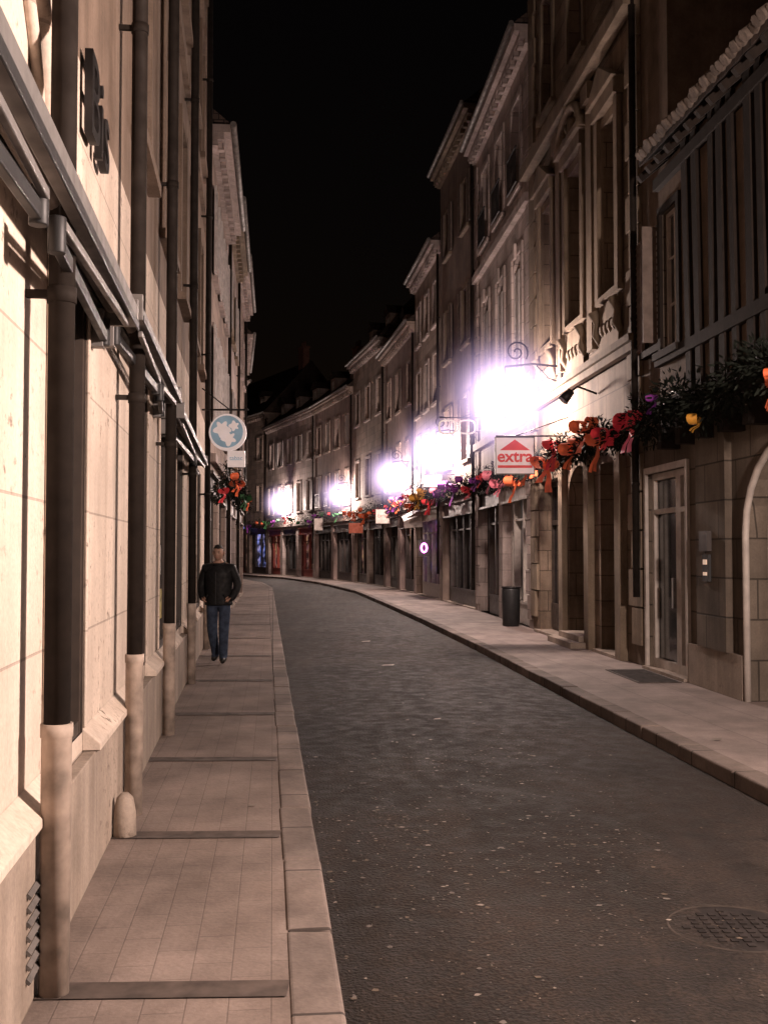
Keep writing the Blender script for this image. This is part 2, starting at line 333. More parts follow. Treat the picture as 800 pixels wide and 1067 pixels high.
def generic(name,P0,P1,H,gh,cols,nf,wm,tm,seed,depth=7,dorm=0,chim=True,shopm=None,disps=None,shut=None,winh=1.9,rail=False,pitch=42,names=None,lit=None,winw=1.0,arch=0,side=1):
    rnd=random.Random(seed); L,a=frameof(P0,P1); b=B(name,(P0[0],P0[1],0),a)
    ops=[]; wins=[]; fh=(H-gh-.5)/nf
    for f in range(nf):
        for c in range(cols):
            cx=L*(c+.5)/cols; z0=gh+.25+fh*f+(fh-winh)/2*.7; hh=winh*(1-.1*f)
            wins.append((cx-winw/2,cx+winw/2,z0,z0+hh,f,c)); ops.append(wins[-1][:4])
    shops=[]; ns=max(1,round(L/4.2))
    for i in range(ns):
        shops.append((L*i/ns+.3,L*(i+1)/ns-.3,-.1,gh-.35)); 
    ops2=ops+shops
    wall(b,'facade',wm,0,L,-.1,H,ops2)
    for w in wins:
        s=shut[(w[5]+w[4])%len(shut)] if shut else None
        if s in('open','opend') and (L/cols)<winw*2.05: s='closed'
        gl=None
        if lit and (w[4],w[5]) in lit: gl=M_d_warm
        window(b,*w[:4],wm,tm,shut=s,rail=rail and w[4]==0,glass=gl,arch=arch,key=arch>0)
    for i,s in enumerate(shops):
        pm=(shopm or [M_dark,M_framed])[i%len(shopm or [1,2])]
        shop(b,s[0],s[1],s[3],wm,pm,(disps or [None])[i%len(disps or [None])],name=(names[i%len(names)] if names else None))
        b.box('thresholds',M_plinth,s[0],s[1],-.3,.03,-.1,.035)
    b.box('string_course',tm,0.01,L-.01,.003,.12,gh-.2,gh-.04)
    rz=shell(b,L,H,depth,wm,tm=tm,roofpitch=pitch)
    for i in range(dorm): dormer(b,L*(i+.5)/dorm,H+.25,wm=wm)
    if chim: chimney(b,.6,-depth*.45,H+rz*.5,H+rz+1.0)
    downpipe(b,.12,H-.45,.09,.045,low=.9,boot=False)
    return b,L

# ================================================================ GROUND
def sheet(name,fa,fb,z,mat,y0=-8,y1=95,step=.75,nx=4,wob=0):
    vs=[];fs=[];n=int((y1-y0)/step)
    for i in range(n+1):
        y=y0+(y1-y0)*i/n; a=fa(y);c=fb(y)
        for j in range(nx+1): vs.append((a+(c-a)*j/nx,y,z(j/nx,y) if callable(z) else z))
    for i in range(n):
        for j in range(nx): q=i*(nx+1)+j; fs.append((q,q+1,q+nx+2,q+nx+1))
    me=bpy.data.meshes.new(name); me.from_pydata(vs,[],fs); me.materials.append(mat)
    for p in me.polygons: p.use_smooth=True
    o=bpy.data.objects.new(name,me); sc.collection.objects.link(o); return o
gm=bpy.data.meshes.new('ground'); gm.from_pydata([(-400,-300,-.125),(400,-300,-.125),(400,600,-.125),(-400,600,-.125)],[],[(0,1,2,3)])
gm.materials.append(stone('earth',(.06,.05,.045),None,ground=True)); sc.collection.objects.link(bpy.data.objects.new('ground',gm))
sheet('road',lambda y:lk(y)-.05,lambda y:rk(y)+.05,lambda t,y:-.115+.03*math.sin(math.pi*t),M_asph,nx=10)
sheet('pavement',lambda y:lw(y)-.6,lambda y:lk(y)-.19,0.,M_slab)
sheet('pavement',lambda y:rk(y)+.19,lambda y:rw(y)+.6,0.,M_slab2)
def kerb(name,f,s):
    bm=bmesh.new(); y=-8.; rnd=random.Random(3)
    while y<94:
        l=.85+rnd.random()*.35; y2=y+l-.012; zt=.004+rnd.random()*.006
        pts=[]
        for yy in (y,y2):
            xo=f(yy)+rnd.uniform(-.006,.006); xi=xo-s*.2
            pts+=[(xo,yy,-.13),(xo,yy,zt),(xi,yy,zt+.001),(xi,yy,-.13)]
        v=[bm.verts.new(p) for p in pts]
        for q in ((0,1,5,4),(1,2,6,5),(2,3,7,6),(0,3,2,1),(4,5,6,7)): bm.faces.new([v[i] for i in q])
        y+=l
    bmesh.ops.recalc_face_normals(bm,faces=bm.faces)
    me=bpy.data.meshes.new(name); bm.to_mesh(me); me.materials.append(M_kerb); o=bpy.data.objects.new(name,me); sc.collection.objects.link(o)
    md=o.modifiers.new('Bevel','BEVEL'); md.width=.018; md.segments=3
kerb('kerb',lk,1); kerb('kerb',rk,-1)
M_chan=plain('channel_iron',(.07,.052,.043),.85,.0,.5)
for i,y in enumerate([-.4,1.75,4.02,6.2,8.45,10.8,13.6,16.8,20.2,24,28,33,38]):
    b=B('drain_channel',(0,0,0)); w=.075
    xa=lw(y)-.02; xb=lk(y)-.205
    n=7
    vs=[];fs=[]
    for j in range(n+1):
        t=j/n; q=-w+2*w*t; zz=.003+.003*abs(2*t-1)
        vs+=[(xa,y+q,zz),(xb,y+q+.03,zz)]
    for j in range(n): fs.append((2*j,2*j+1,2*j+3,2*j+2))
    b.mesh('channel_tray',M_chan,vs,fs,True); b.done()
M_lid=plain('lid_iron',(.014,.011,.010),.8,.0,.5,spec=.15)
b=B('cellar_grate',(3.42,14.1,.004),R(4)); b.box('frame',M_chan,-.28,.28,-.75,.75,0,.006)
for i in range(14): b.box('bars',M_lid,-.25,.25,-.70+i*.102,-.66+i*.102,.0065,.010)
b.done()
# litter trodden on the road
rnd=random.Random(11)
lb=B('litter'); cols=[plain('litter_pale',(.19,.16,.135),.8),plain('litter_brown',(.085,.062,.042),.8),plain('litter_grey',(.10,.085,.074),.8)]
cen=[(rnd.uniform(2.5,9),rnd.uniform(.12,.6)) for _ in range(12)]
for i in range(1700):
    if i%3: cy,ct=cen[i%12]; y=cy+rnd.gauss(0,.6); t=ct+rnd.gauss(0,.08)
    else: y=2.6+abs(rnd.gauss(0,6.)); t=rnd.gauss(.36,.24)
    t=min(max(t,.02),.98); x=lk(y)+(rk(y)-lk(y))*t; r=rnd.uniform(.003,.008) if rnd.random()<.8 else rnd.uniform(.008,.018)
    z=-.115+.03*math.sin(math.pi*(x-lk(y)+.05)/(rk(y)-lk(y)+.1))+.005
    a=rnd.random()*6; m=rnd.choice([0,1,2,2,1]); pts=[(x+math.cos(a+k*1.256)*r*rnd.uniform(.4,1.6),y+math.sin(a+k*1.256)*r*rnd.uniform(.5,1.4),z+rnd.random()*.001) for k in range(5)]
    lb.poly('scraps_%d'%m,cols[m],pts)
for (x,y,s) in ((.06,16.2,.10),(-.35,20.5,.09),(.55,11,.04),(2.9,9.3,.05),(-.7,1.9,.04),(-.85,6.9,.03)):
    z=-.08 if lk(y)<x<rk(y) else .008
    lb.mesh('paper_scraps',cols[0],[(x-s,y-s*.4,z),(x+s*.8,y-s*.6,z+.006),(x+s,y+s*.5,z+.012),(x-s*.6,y+s*.6,z+.004)],[(0,1,2,3)])
lb.done()
M_rim=plain('rim_iron',(.035,.027,.022),.8,.0,.6,spec=.2)
b=B('manhole_cover',(1.62,4.95,-.090)); b.tube('rim',M_rim,[(.30*math.cos(t*math.pi/16),.30*math.sin(t*math.pi/16),-.003) for t in range(32)],.011,6,closed=True)
b.mesh('lid',M_lid,[(.29*math.cos(t*math.pi/16),.29*math.sin(t*math.pi/16),.004) for t in range(32)],[tuple(range(32))])
for i in range(-4,5):
    for j in range(-4,5):
        if i*i+j*j<17: b.box('lid_studs',M_lid,i*.056-.016,i*.056+.016,j*.056-.016,j*.056+.016,.0045,.009)
b.done()

# ================================================================ LEFT ROW
Y0,Y1=-6.,20.3
P0=(lw(Y1),Y1); P1=(lw(Y0),Y0); L,a=frameof(P0,P1); kk=L/(Y1-Y0)
P0=(P0[0]+math.sin(a)*.08,P0[1]-math.cos(a)*.08)
S=lambda Y:(Y1-Y)*kk
b=B('shop_building',(P0[0],P0[1],0),a)
bays=[(-4.6,-3.4),(-2.2,-1.2),(-.1,.9),(2.0,2.9),(4.45,5.50),(7.55,8.75),(9.95,11.1),(12.2,13.4),(14.5,15.8),(16.9,18.2)]
ops=[(S(y2),S(y1),.72,3.02) for y1,y2 in bays]
upb=[(-3.8,-2.6),(-.6,.6),(7.6,8.5),(10.0,10.9),(12.4,13.3),(14.8,15.7),(17.2,18.1)]
ups=[(S(y2),S(y1),z0,z0+2.1) for y1,y2 in upb for z0 in (4.7,8.2,11.2)]
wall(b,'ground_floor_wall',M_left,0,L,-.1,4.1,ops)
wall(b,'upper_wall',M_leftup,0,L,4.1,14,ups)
for i,(x0,x1,z0,z1) in enumerate(ops):
    reveal(b,M_framed,x0,x1,z0,z1,.06,p='bay_reveals')
    pane(b,x0,x1,z0,z1,-.04,M_framed,'bay_frames',1,1,.05)
    rr=random.Random(i*5+2)
    for k in range(3):
        w=.2; px=x0+.08+rr.random()*(x1-x0-.45); pz=.95+k*.38+rr.random()*.1
        q=(k*2)%3 if i!=5 else k
        mm=plain('poster_%d'%q,[(.42,.34,.10),(.16,.10,.09),(.26,.25,.23)][q],.6,0,.75,scale=16)
        b.box('poster_%d'%q,mm,px,px+w,-.052,-.047,pz,pz+.3)
for x0,x1,z0,z1 in ups: window(b,x0,x1,z0,z1,M_leftup,M_leftup,d=.18,shut='closed' if z0>8 else None,sur=.14,frame=M_framed)
edge=[Y0]+[v for p in bays for v in p]+[Y1]
b.box('plinth',M_plinth,0,L,.002,.07,-.1,.62)
for i in range(0,len(edge),2):
    ya,yb=edge[i],edge[i+1]
    x0,x1=S(yb),S(ya)
    b.mesh('plinth_cap',M_left,[(x0,.002,.74),(x1,.002,.74),(x1,.095,.66),(x0,.095,.66),(x0,.095,.622),(x1,.095,.622),(x0,.002,.622),(x1,.002,.622)],[(0,1,2,3),(3,2,5,4),(4,5,7,6),(0,3,4,6),(1,7,5,2)])
    b.box('panel_moulding',M_left,S(yb),S(yb)+.04,.003,.018,.742,3.0); b.box('panel_moulding',M_left,S(ya)-.04,S(ya),.003,.018,.742,3.0)
for j in range(7): b.beam('vent_louvers',M_zinc,(S(3.95)-.14,.078,.12+j*.05),(S(3.95)+.14,.078,.12+j*.05),.022,.012,(0,1,1))
b.box('upper_band',M_leftup,0.01,L-.01,.003,.07,7.55,7.75); b.box('upper_band',M_leftup,0.01,L-.01,.003,.07,10.6,10.75)
for y in (4.0,6.7,9.6,13.3,18.0,1.0): downpipe(b,S(y),13.4,.135,.05,low=1.0)
cx=S(3.3); pts=[(cx-1.0*math.cos(math.pi*k/20),.03,3.15+.95*math.sin(math.pi*k/20)) for k in range(21)]
b.tube('blind_arch',M_left,pts,.045,8); b.tube('blind_arch_inner',M_left,[(cx+(p[0]-cx)*.86,.02,3.15+(p[2]-3.15)*.86) for p in pts],.025,8)
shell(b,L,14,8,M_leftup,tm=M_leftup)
b.text('wall_letters',M_iron,'Bis',.62,(S(5.5),.045,3.93),(R(90),0,R(180)),.02)
b.done(bevel=.006,bparts={'plinth','plinth_cap','panel_moulding'})
def awning(Ya,Yb,z,hb=.05,name='folding_awning'):
    b=B(name,(P0[0],P0[1],0),a)
    xa,xb=S(Ya),S(Yb)
    b.box('wall_bar',M_alud,xb,xa,.02,.06,z+.03,z+.08)
    b.tube('fabric_roll',M_fabric,[(xb+.04,.10,z+.06),(xa-.04,.10,z+.06)],.04,12)
    b.box('front_bar',M_alu,xb,xa,.18,.235,z-hb*.6,z+hb); b.box('front_bar_lip',M_alud,xb,xa,.236,.246,z-hb*.9,z-hb*.2)
    m=(xa+xb)/2
    for s,x in ((1,xa-.1),(-1,xb+.1)):
        e=(m+s*.16,.18,z-.20)
        b.beam('arms',M_alud,(x,.07,z-.12),e,.035,.06); b.beam('forearms',M_alu,(e[0],e[1]+.02,e[2]+.06),(x-s*.14,.20,z-.07),.028,.036)
        b.tube('arm_elbows',M_alud,[(e[0],e[1],e[2]-.04),(e[0],e[1],e[2]+.09)],.032,12)
        b.tube('arm_shoulders',M_alud,[(x,.07,z-.17),(x,.07,z-.02)],.032,12); b.box('wall_brackets',M_alu,x-.04,x+.04,.002,.07,z-.18,z+.03)
        b.box('end_caps',M_alu,x-.015+s*.1,x+.015+s*.1,.02,.24,z-.04,z+.11)
    b.done(bevel=.005)
awning(1.2,5.75,2.93,.075); awning(6.0,9.4,3.02); awning(9.9,15.4,2.95)

def pt(f,y): return (f(y),y)
bb,_=generic('stone_house',pt(lw,27),pt(lw,20.32),10.0,3.6,3,2,M_E,M_C,21,shut=['open'],winw=.85); bb.done()
bb,_=generic('stone_house',pt(lw,34),pt(lw,27.02),10.8,3.5,3,2,M_C,M_Btrim,22,shut=['closed','open'],winw=.85); bb.done()
bb,_=generic('stone_house',pt(lw,42),pt(lw,34.02),11.3,3.5,3,2,M_E,M_C,23,shut=[None],rail=True); bb.done()
bb,_=generic('stone_house',pt(lw,51),pt(lw,42.05),10.4,3.5,3,2,M_D,M_C,24); bb.done()
bb,_=generic('stone_house',pt(lw,60),pt(lw,51.05),10.,3.5,3,2,M_C,M_C,25); bb.done()
bb,_=generic('stone_house',pt(lw,70),pt(lw,60.05),10.,3.5,3,2,M_E,M_C,26); bb.done()

# ================================================================ RIGHT ROW
bb,_=generic('plastered_house',pt(rw,-8),pt(rw,7.98),9.5,3.6,5,2,M_D,M_Btrim,31,shut=['closed']); bb.done()
P0r=pt(rw,8.); P1r=pt(rw,15.2); L,ar=frameof(P0r,P1r); T=lambda Y:(Y-8)*1.003
b=B('timber_framed_house',(P0r[0],P0r[1],0),ar)
H=6.8
door=(T(13.5),T(15.05),-.1,2.75); arch=(T(9.3),T(11.7),-.1,2.85)
wall(b,'ground_floor_wall',M_pier,0,L,-.1,3.45,[door,arch,(T(8.1),T(8.9),-.1,2.4)])
reveal(b,M_pier,*door,.14); 
for xa,xb in ((door[0],T(14.0)),(T(14.0),door[1])):
    b.box('door_glass',M_glass,xa,xb,-.13,-.115,.02,2.75)
    for x0,x1,z0,z1 in ((xa,xa+.09,.02,2.75),(xb-.09,xb,.02,2.75),(xa+.09,xb-.09,.02,.16),(xa+.09,xb-.09,2.66,2.75),(xa+.09,xb-.09,2.18,2.25)):
        b.box('door_frame',M_frame,x0,x1,-.113,-.05,z0,z1)
b.box('door_handle',M_alu,T(14.0)+.12,T(14.0)+.15,-.049,-.0,.9,1.3)
b.box('door_step',M_plinth,door[0]-.05,door[1]+.05,-.3,.10,-.1,.04)
b.box('door_frame_outer',M_frame,door[0]-.07,door[0]-.002,.002,.05,0,2.84); b.box('door_frame_outer',M_frame,door[1]+.002,door[1]+.07,.002,.05,0,2.84); b.box('door_frame_outer',M_frame,door[0]-.002,door[1]+.002,.002,.048,2.753,2.84)
reveal(b,M_pier,*arch,.3); archfill(b,M_pier,arch[0],arch[1],arch[3],1.0,.3)
pane(b,arch[0],arch[1],.0,arch[3],-.26,M_frame,'arch_window_frame',2,1,.1)
cx=(arch[0]+arch[1])/2; w=(arch[1]-arch[0])/2
pts=[(arch[0],.02,0),(arch[0],.02,1.85)]+[(cx-w*math.cos(math.pi*i/12),.02,1.85+1.0*math.sin(math.pi*i/12)) for i in range(1,12)]+[(arch[1],.02,1.85),(arch[1],.02,0)]
b.tube('arch_rim',M_frame,pts,.04,8)
b.box('pier_base',M_plinth,T(11.75),T(13.38),.002,.06,-.1,.5)
b.box('stone_pilaster',M_pier,T(12.1),T(13.0),.003,.09,.502,3.2); b.box('stone_pilaster',M_pier,T(12.0),T(13.1),.003,.13,3.202,3.4)
b.box('intercom',M_alud,T(12.52),T(12.72),.092,.125,1.3,1.62)
Mi=plain('intercom_light',(.9,.7,.5),.4,0,.1,emit=.35,ecol=(1,.7,.55))
b.box('intercom_button',Mi,T(12.56),T(12.68),.127,.132,1.50,1.56); b.box('intercom_button',Mi,T(12.56),T(12.68),.127,.132,1.37,1.41)
b.box('letter_box',M_dark,T(12.5),T(12.75),.092,.15,1.66,1.9)
J=.14
b.box('jetty_beam',M_timber,0,T(14.0),.0,J+.06,3.2,3.5)
for i in range(9): x=.4+i*.68; b.box('joist_ends',M_timber,x-.08,x+.08,.003,J+.12,3.0,3.198)
wops=[(T(13.35),T(13.95),4.3,6.15),(T(9.3),T(10.2),4.3,6.1)]
wall(b,'plaster_infill',M_plaster,0,T(14.1),3.5,H,wops,y=J)
wall(b,'pier_wall',M_plaster,T(14.1),L,3.45,H+4,[(T(14.35),T(14.95),4.5,6.1)],y=.0)
b.poly('jetty_return',M_plaster,[(T(14.1),0,3.4),(T(14.1),J,3.4),(T(14.1),J,H),(T(14.1),0,H)])
for o in wops: window(b,*o,M_timber,M_timber,y=J,sur=.1,d=.1,frame=M_frame)
window(b,T(14.35),T(14.95),4.5,6.1,M_plaster,M_pier,d=.15,sur=.08)
louver(b,'shutters',M_shutd,T(14.95)+.02,L+.1,4.5,6.1,.06)
b.box('open_shutter',M_shutd,T(14.30),T(14.33),.06,.30,4.5,6.1)
for k in range(16): b.box('open_shutter_slats',M_shut,T(14.285),T(14.299),.08,.11,4.55+k*.095,4.61+k*.095)
rr=random.Random(4)
x=.1
while x<T(14.1):
    if not any(o[0]-.12<x<o[1]+.12 for o in wops):
        ln=rr.uniform(-.16,.16); b.beam('studs',M_timber,(x,J+.02,3.5),(x+ln,J+.02,H),rr.uniform(.12,.19),.08,(0,1,0))
    x+=rr.uniform(.28,.42)
for z in (3.56,4.2,6.6): b.beam('rails',M_timber,(0,J+.03,z),(T(14.1),J+.03,z+rr.uniform(-.02,.02)),.1,.15)
ye=.44; dep=4.5
b.mesh('roof',M_roof,[(-.1,ye,H-.02),(T(14.0),ye,H+.1),(T(14.0),-dep,H+4.6),(-.1,-dep,H+4.4),(-.1,ye,H-.12),(T(14.0),ye,H+.0),(T(14.0),J-.1,H+.3),(-.1,J-.1,H+.3)],[(0,1,2,3),(0,4,5,1),(4,7,6,5)])
n=44
M_tile=stone('clay_tile_ends',(.20,.16,.135),None,grime=.6,vscale=5)
for i in range(n):
    x=-.05+i*(T(14.0))/n; z=H-.01+.12*i/n+rr.uniform(-.012,.012); o_=rr.uniform(-.02,.03); b.tube('eave_tiles',M_tile,[(x,ye+.07+o_,z-.03),(x,ye-.5,z+.42)],.066,8)
for i in range(18): x=.1+i*.355; b.beam('rafter_tails',M_timber,(x,J-.1,H+.18),(x,ye-.04,H-.12),.08,.1)
b.poly('side_walls',M_plaster,[(.004,J,-.1),(.004,-6,-.1),(.004,-6,H+3),(.004,J,H)]); b.poly('back_wall',M_plaster,[(0,-6,-.1),(L,-6,-.1),(L,-6,H+4),(0,-6,H+4)])
b.poly('pier_side',M_plaster,[(T(14.1),0,H),(T(14.1),-6,H),(T(14.1),-6,H+4),(T(14.1),0,H+4)])
b.done()

P0r=pt(rw,15.21); P1r=pt(rw,22.7); L,ar=frameof(P0r,P1r); T=lambda Y:(Y-15.21)*1.003
b=B('stone_mansion',(P0r[0],P0r[1],0),ar); H=15.5
wn=[(T(16.3),T(17.15),5.8,8.6),(T(18.35),T(19.35),5.8,8.6),(T(20.6),T(21.5),5.8,8.6)]
wn2=[(w[0],w[1],10.6,13.0) for w in wn]
d1=(T(16.4),T(17.5),-.1,3.1); d2=(T(18.2),T(19.6),-.1,3.2); d3=(T(20.3),T(22.0),-.1,3.1)
wall(b,'facade',M_B,0,L,-.1,H,wn+wn2+[d1,d2,d3])
for i,w in enumerate(wn):
    window(b,*w,M_B,M_Btrim,d=.25,sur=.16,frame=M_framed,nz=4)
    x0,x1,z0,z1=w; cx=(x0+x1)/2; hw=(x1-x0)/2+.32
    b.box('window_entablature',M_Btrim,x0-.22,x1+.22,.003,.16,z1+.17,z1+.40)
    if i==1:
        pts=[(cx-hw*math.cos(math.pi*k/14),.14,z1+.42+.62*math.sin(math.pi*k/14)) for k in range(15)]
        b.tube('pediment_arch',M_Btrim,pts,.09,8); b.box('pediment_base',M_Btrim,x0-.34,x1+.34,.003,.24,z1+.402,z1+.50)
        b.mesh('pediment_field',M_Btrim,[(p[0],.07,p[2]) for p in pts],[tuple(range(15))])
        for k in range(5): t=math.pi*(k+.5)/5; b.tube('shell_ribs',M_Btrim,[(cx,.12,z1+.5),(cx-.36*math.cos(t),.12,z1+.5+.4*math.sin(t))],[.03,.07],6)
        b.tube('pediment_finial',M_Btrim,[(cx,.16,z1+1.0),(cx,.16,z1+1.15),(cx,.16,z1+1.3)],[.07,.11,.03],8)
    else:
        b.mesh('pediment_triangle',M_Btrim,[(cx-hw,.003,z1+.402),(cx+hw,.003,z1+.402),(cx,.003,z1+.85),(cx-hw,.22,z1+.402),(cx+hw,.22,z1+.402),(cx,.22,z1+.85)],[(3,4,5),(0,3,5,2),(1,2,5,4),(0,1,4,3)])
    for s in (x0-.13,x1+.13): b.box('window_pilasters',M_Btrim,s-.09,s+.09,.046,.11,z0,z1+.16)
    b.box('carved_apron',M_Btrim,x0-.1,x1+.1,.003,.07,z0-.95,z0-.14)
    for k in range(4): b.tube('carved_roses',M_Btrim,[(x0+(x1-x0)*(k+.5)/4,.07,z0-.55),(x0+(x1-x0)*(k+.5)/4,.12,z0-.55)],[.12,.05],8)
    for s in (x0-.13,x1+.13): b.tube('consoles',M_Btrim,[(s,.03,z0-.75),(s,.1,z0-.6),(s,.09,z0-.4),(s,.17,z0-.2)],[.05,.08,.06,.09],8)
for w in wn2: window(b,*w,M_B,M_Btrim,d=.25,sur=.16,frame=M_framed)
for x0 in (0.02,L-.62):
    for k in range(26):
        w=.6 if k%2 else .45; xx=x0 if x0<1 else L-.02-w
        b.box('quoins',M_Btrim,xx,xx+w,.003,.06,.3+k*.56,.3+k*.56+.53)
for x in (T(17.75),T(19.95)):
    b.box('pilaster_shafts',M_Btrim,x-.16,x+.16,.003,.1,5.05,9.3); b.box('pilaster_caps',M_Btrim,x-.22,x+.22,.003,.17,9.302,9.6)
b.box('string_course',M_Btrim,.01,L-.01,.062,.16,4.6,4.72); b.box('string_course',M_Btrim,.01,L-.01,.062,.22,4.722,4.83)
b.box('string_course',M_Btrim,.01,L-.01,.062,.26,9.7,9.95); b.box('frieze',M_Btrim,.01,L-.01,.003,.1,3.5,3.72)
for o,fm in ((d1,M_framed),(d3,M_dark)):
    reveal(b,M_B,*o,.3); pane(b,o[0],o[1],0,o[3],-.27,fm,'shop_door_frames',2,1,.1); b.box('shop_door_frames',fm,o[0]+.1,o[1]-.1,-.25,-.22,2.2,2.3); b.box('shop_door_frames',fm,o[0]+.1,o[1]-.1,-.25,-.2,.1,.6)
    b.box('thresholds',M_plinth,o[0]-.1,o[1]+.1,-.3,.12,-.1,.05)
reveal(b,M_B,*d2,.35); archfill(b,M_B,d2[0],d2[1],d2[3],.5,.35); pane(b,d2[0],d2[1],0,d2[3],-.33,M_frame,'entrance_frame',2,2,.1)
b.box('entrance_step',M_plinth,d2[0]-.15,d2[1]+.15,-.3,.38,-.1,.1); b.box('entrance_step',M_plinth,d2[0],d2[1],-.3,.2,.101,.2)
for s in (d2[0]-.2,d2[1]+.2,d1[0]-.2): b.box('pier_pilasters',M_Btrim,s-.14,s+.14,.003,.12,0,3.3); b.box('pier_pilasters',M_Btrim,s-.19,s+.19,.003,.17,3.302,3.49)
shell(b,L,H,8,M_B,tm=M_Btrim); downpipe(b,.05,H-.5,.12,.05,boot=False); b.done()

P0r=pt(rw,22.71); P1r=pt(rw,30.); L,ar=frameof(P0r,P1r); T=lambda Y:(Y-22.71)*1.003
b=B('pale_stone_house',(P0r[0],P0r[1],0),ar); H=13.2
wn=[(T(23.7),T(24.7),5.6,8.5),(T(25.8),T(26.8),5.6,8.5),(T(27.9),T(28.9),5.6,8.5)]; wn2=[(w[0],w[1],10.0,12.1) for w in wn]
sh=[(T(23.1),T(26.2),-.1,3.3),(T(26.7),T(29.6),-.1,3.3)]
wall(b,'facade',M_C,0,L,-.1,H,wn+wn2+sh)
for w in wn: window(b,*w,M_C,M_C,shut='closed',arch=.35,key=True,sur=.18)
for w in wn2: window(b,*w,M_C,M_C,rail=True,sur=.14)
shop(b,sh[0][0],sh[0][1],3.3,M_C,M_frame,M_d_dim); shop(b,sh[1][0],sh[1][1],3.3,M_C,M_dark,M_d_warm)
b.box('string_course',M_C,.01,L-.01,.003,.12,4.5,4.7); b.box('string_course',M_C,.01,L-.01,.003,.14,9.3,9.5)
for k in range(23): w=.5 if k%2 else .36; b.box('quoins',M_C,L-w-.01,L-.01,.003,.05,.2+k*.54,.2+k*.54+.51); b.box('quoins',M_C,.01,.01+w,.003,.05,.2+k*.54,.2+k*.54+.51)
shell(b,L,H,8,M_C); b.done()

bb,_=generic('brown_house',pt(rw,30.02),pt(rw,36),14.6,3.6,2,3,M_D,M_Btrim,32,shut=['opend'],disps=[M_d_dim],winw=.9); bb.done()
bb,_=generic('ochre_house',pt(rw,36.02),pt(rw,42),12.4,3.6,3,3,M_E,M_C,33,shut=['closed',None],disps=[M_d_pink],shopm=[M_frame],rail=True,dorm=0,winw=.9); bb.done()
bb,_=generic('rose_house',pt(rw,42.02),pt(rw,50),10.9,3.6,3,2,M_F,M_E,34,shut=['opend',None],disps=[M_d_warm,None],rail=True,dorm=2,lit=[(1,2)],winw=.9); bb.done()
bb,_=generic('dormered_house',pt(rw,50.02),pt(rw,58),11.9,3.6,3,2,M_E,M_C,35,disps=[M_d_dim,M_d_warm],dorm=2,lit=[(1,1)],winw=1.0,pitch=50); bb.done()
bb,_=generic('brown_house',pt(rw,58.02),pt(rw,67),10.8,3.6,4,2,M_F,M_E,36,shut=[None,'closed'],disps=[M_d_dim,None],dorm=2,rail=True,winw=.95); bb.done()
bb,_=generic('corner_house',pt(rw,67.02),pt(rw,78),10.8,3.6,5,2,M_C,M_C,37,shut=['open',None],disps=[M_d_warm,M_d_dim],shopm=[M_red,M_dark],dorm=3,winw=.9); bb.done()
bb,_=generic('corner_house',pt(rw,78.02),pt(rw,92),12.0,3.8,5,2,M_E,M_E,38,disps=[M_d_blue,M_d_warm],shopm=[M_dark,M_red],dorm=3,winw=1.0,pitch=50); bb.done()

# ================================================================ STREET LAMPS
def halo(col,k,Rr):  # painted glare: emissive volume fading out from the bulb, no scattering haze
    m=bpy.data.materials.new('lamp_glare'); m.use_nodes=True; nt=m.node_tree; nt.nodes.clear(); L=nt.links
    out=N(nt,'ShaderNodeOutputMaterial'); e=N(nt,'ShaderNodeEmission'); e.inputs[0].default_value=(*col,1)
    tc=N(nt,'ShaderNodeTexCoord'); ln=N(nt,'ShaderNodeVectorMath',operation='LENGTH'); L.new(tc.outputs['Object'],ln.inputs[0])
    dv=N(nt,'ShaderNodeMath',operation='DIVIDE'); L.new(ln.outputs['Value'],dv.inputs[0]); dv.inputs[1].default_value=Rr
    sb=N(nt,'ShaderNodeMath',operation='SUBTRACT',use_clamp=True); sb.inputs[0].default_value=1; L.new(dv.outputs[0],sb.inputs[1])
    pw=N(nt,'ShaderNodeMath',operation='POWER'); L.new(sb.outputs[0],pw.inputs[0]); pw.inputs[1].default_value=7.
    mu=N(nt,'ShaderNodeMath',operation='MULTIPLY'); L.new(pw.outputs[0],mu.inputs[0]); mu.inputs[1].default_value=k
    L.new(mu.outputs[0],e.inputs[1]); L.new(e.outputs[0],out.inputs['Volume']); nosample(m); return m
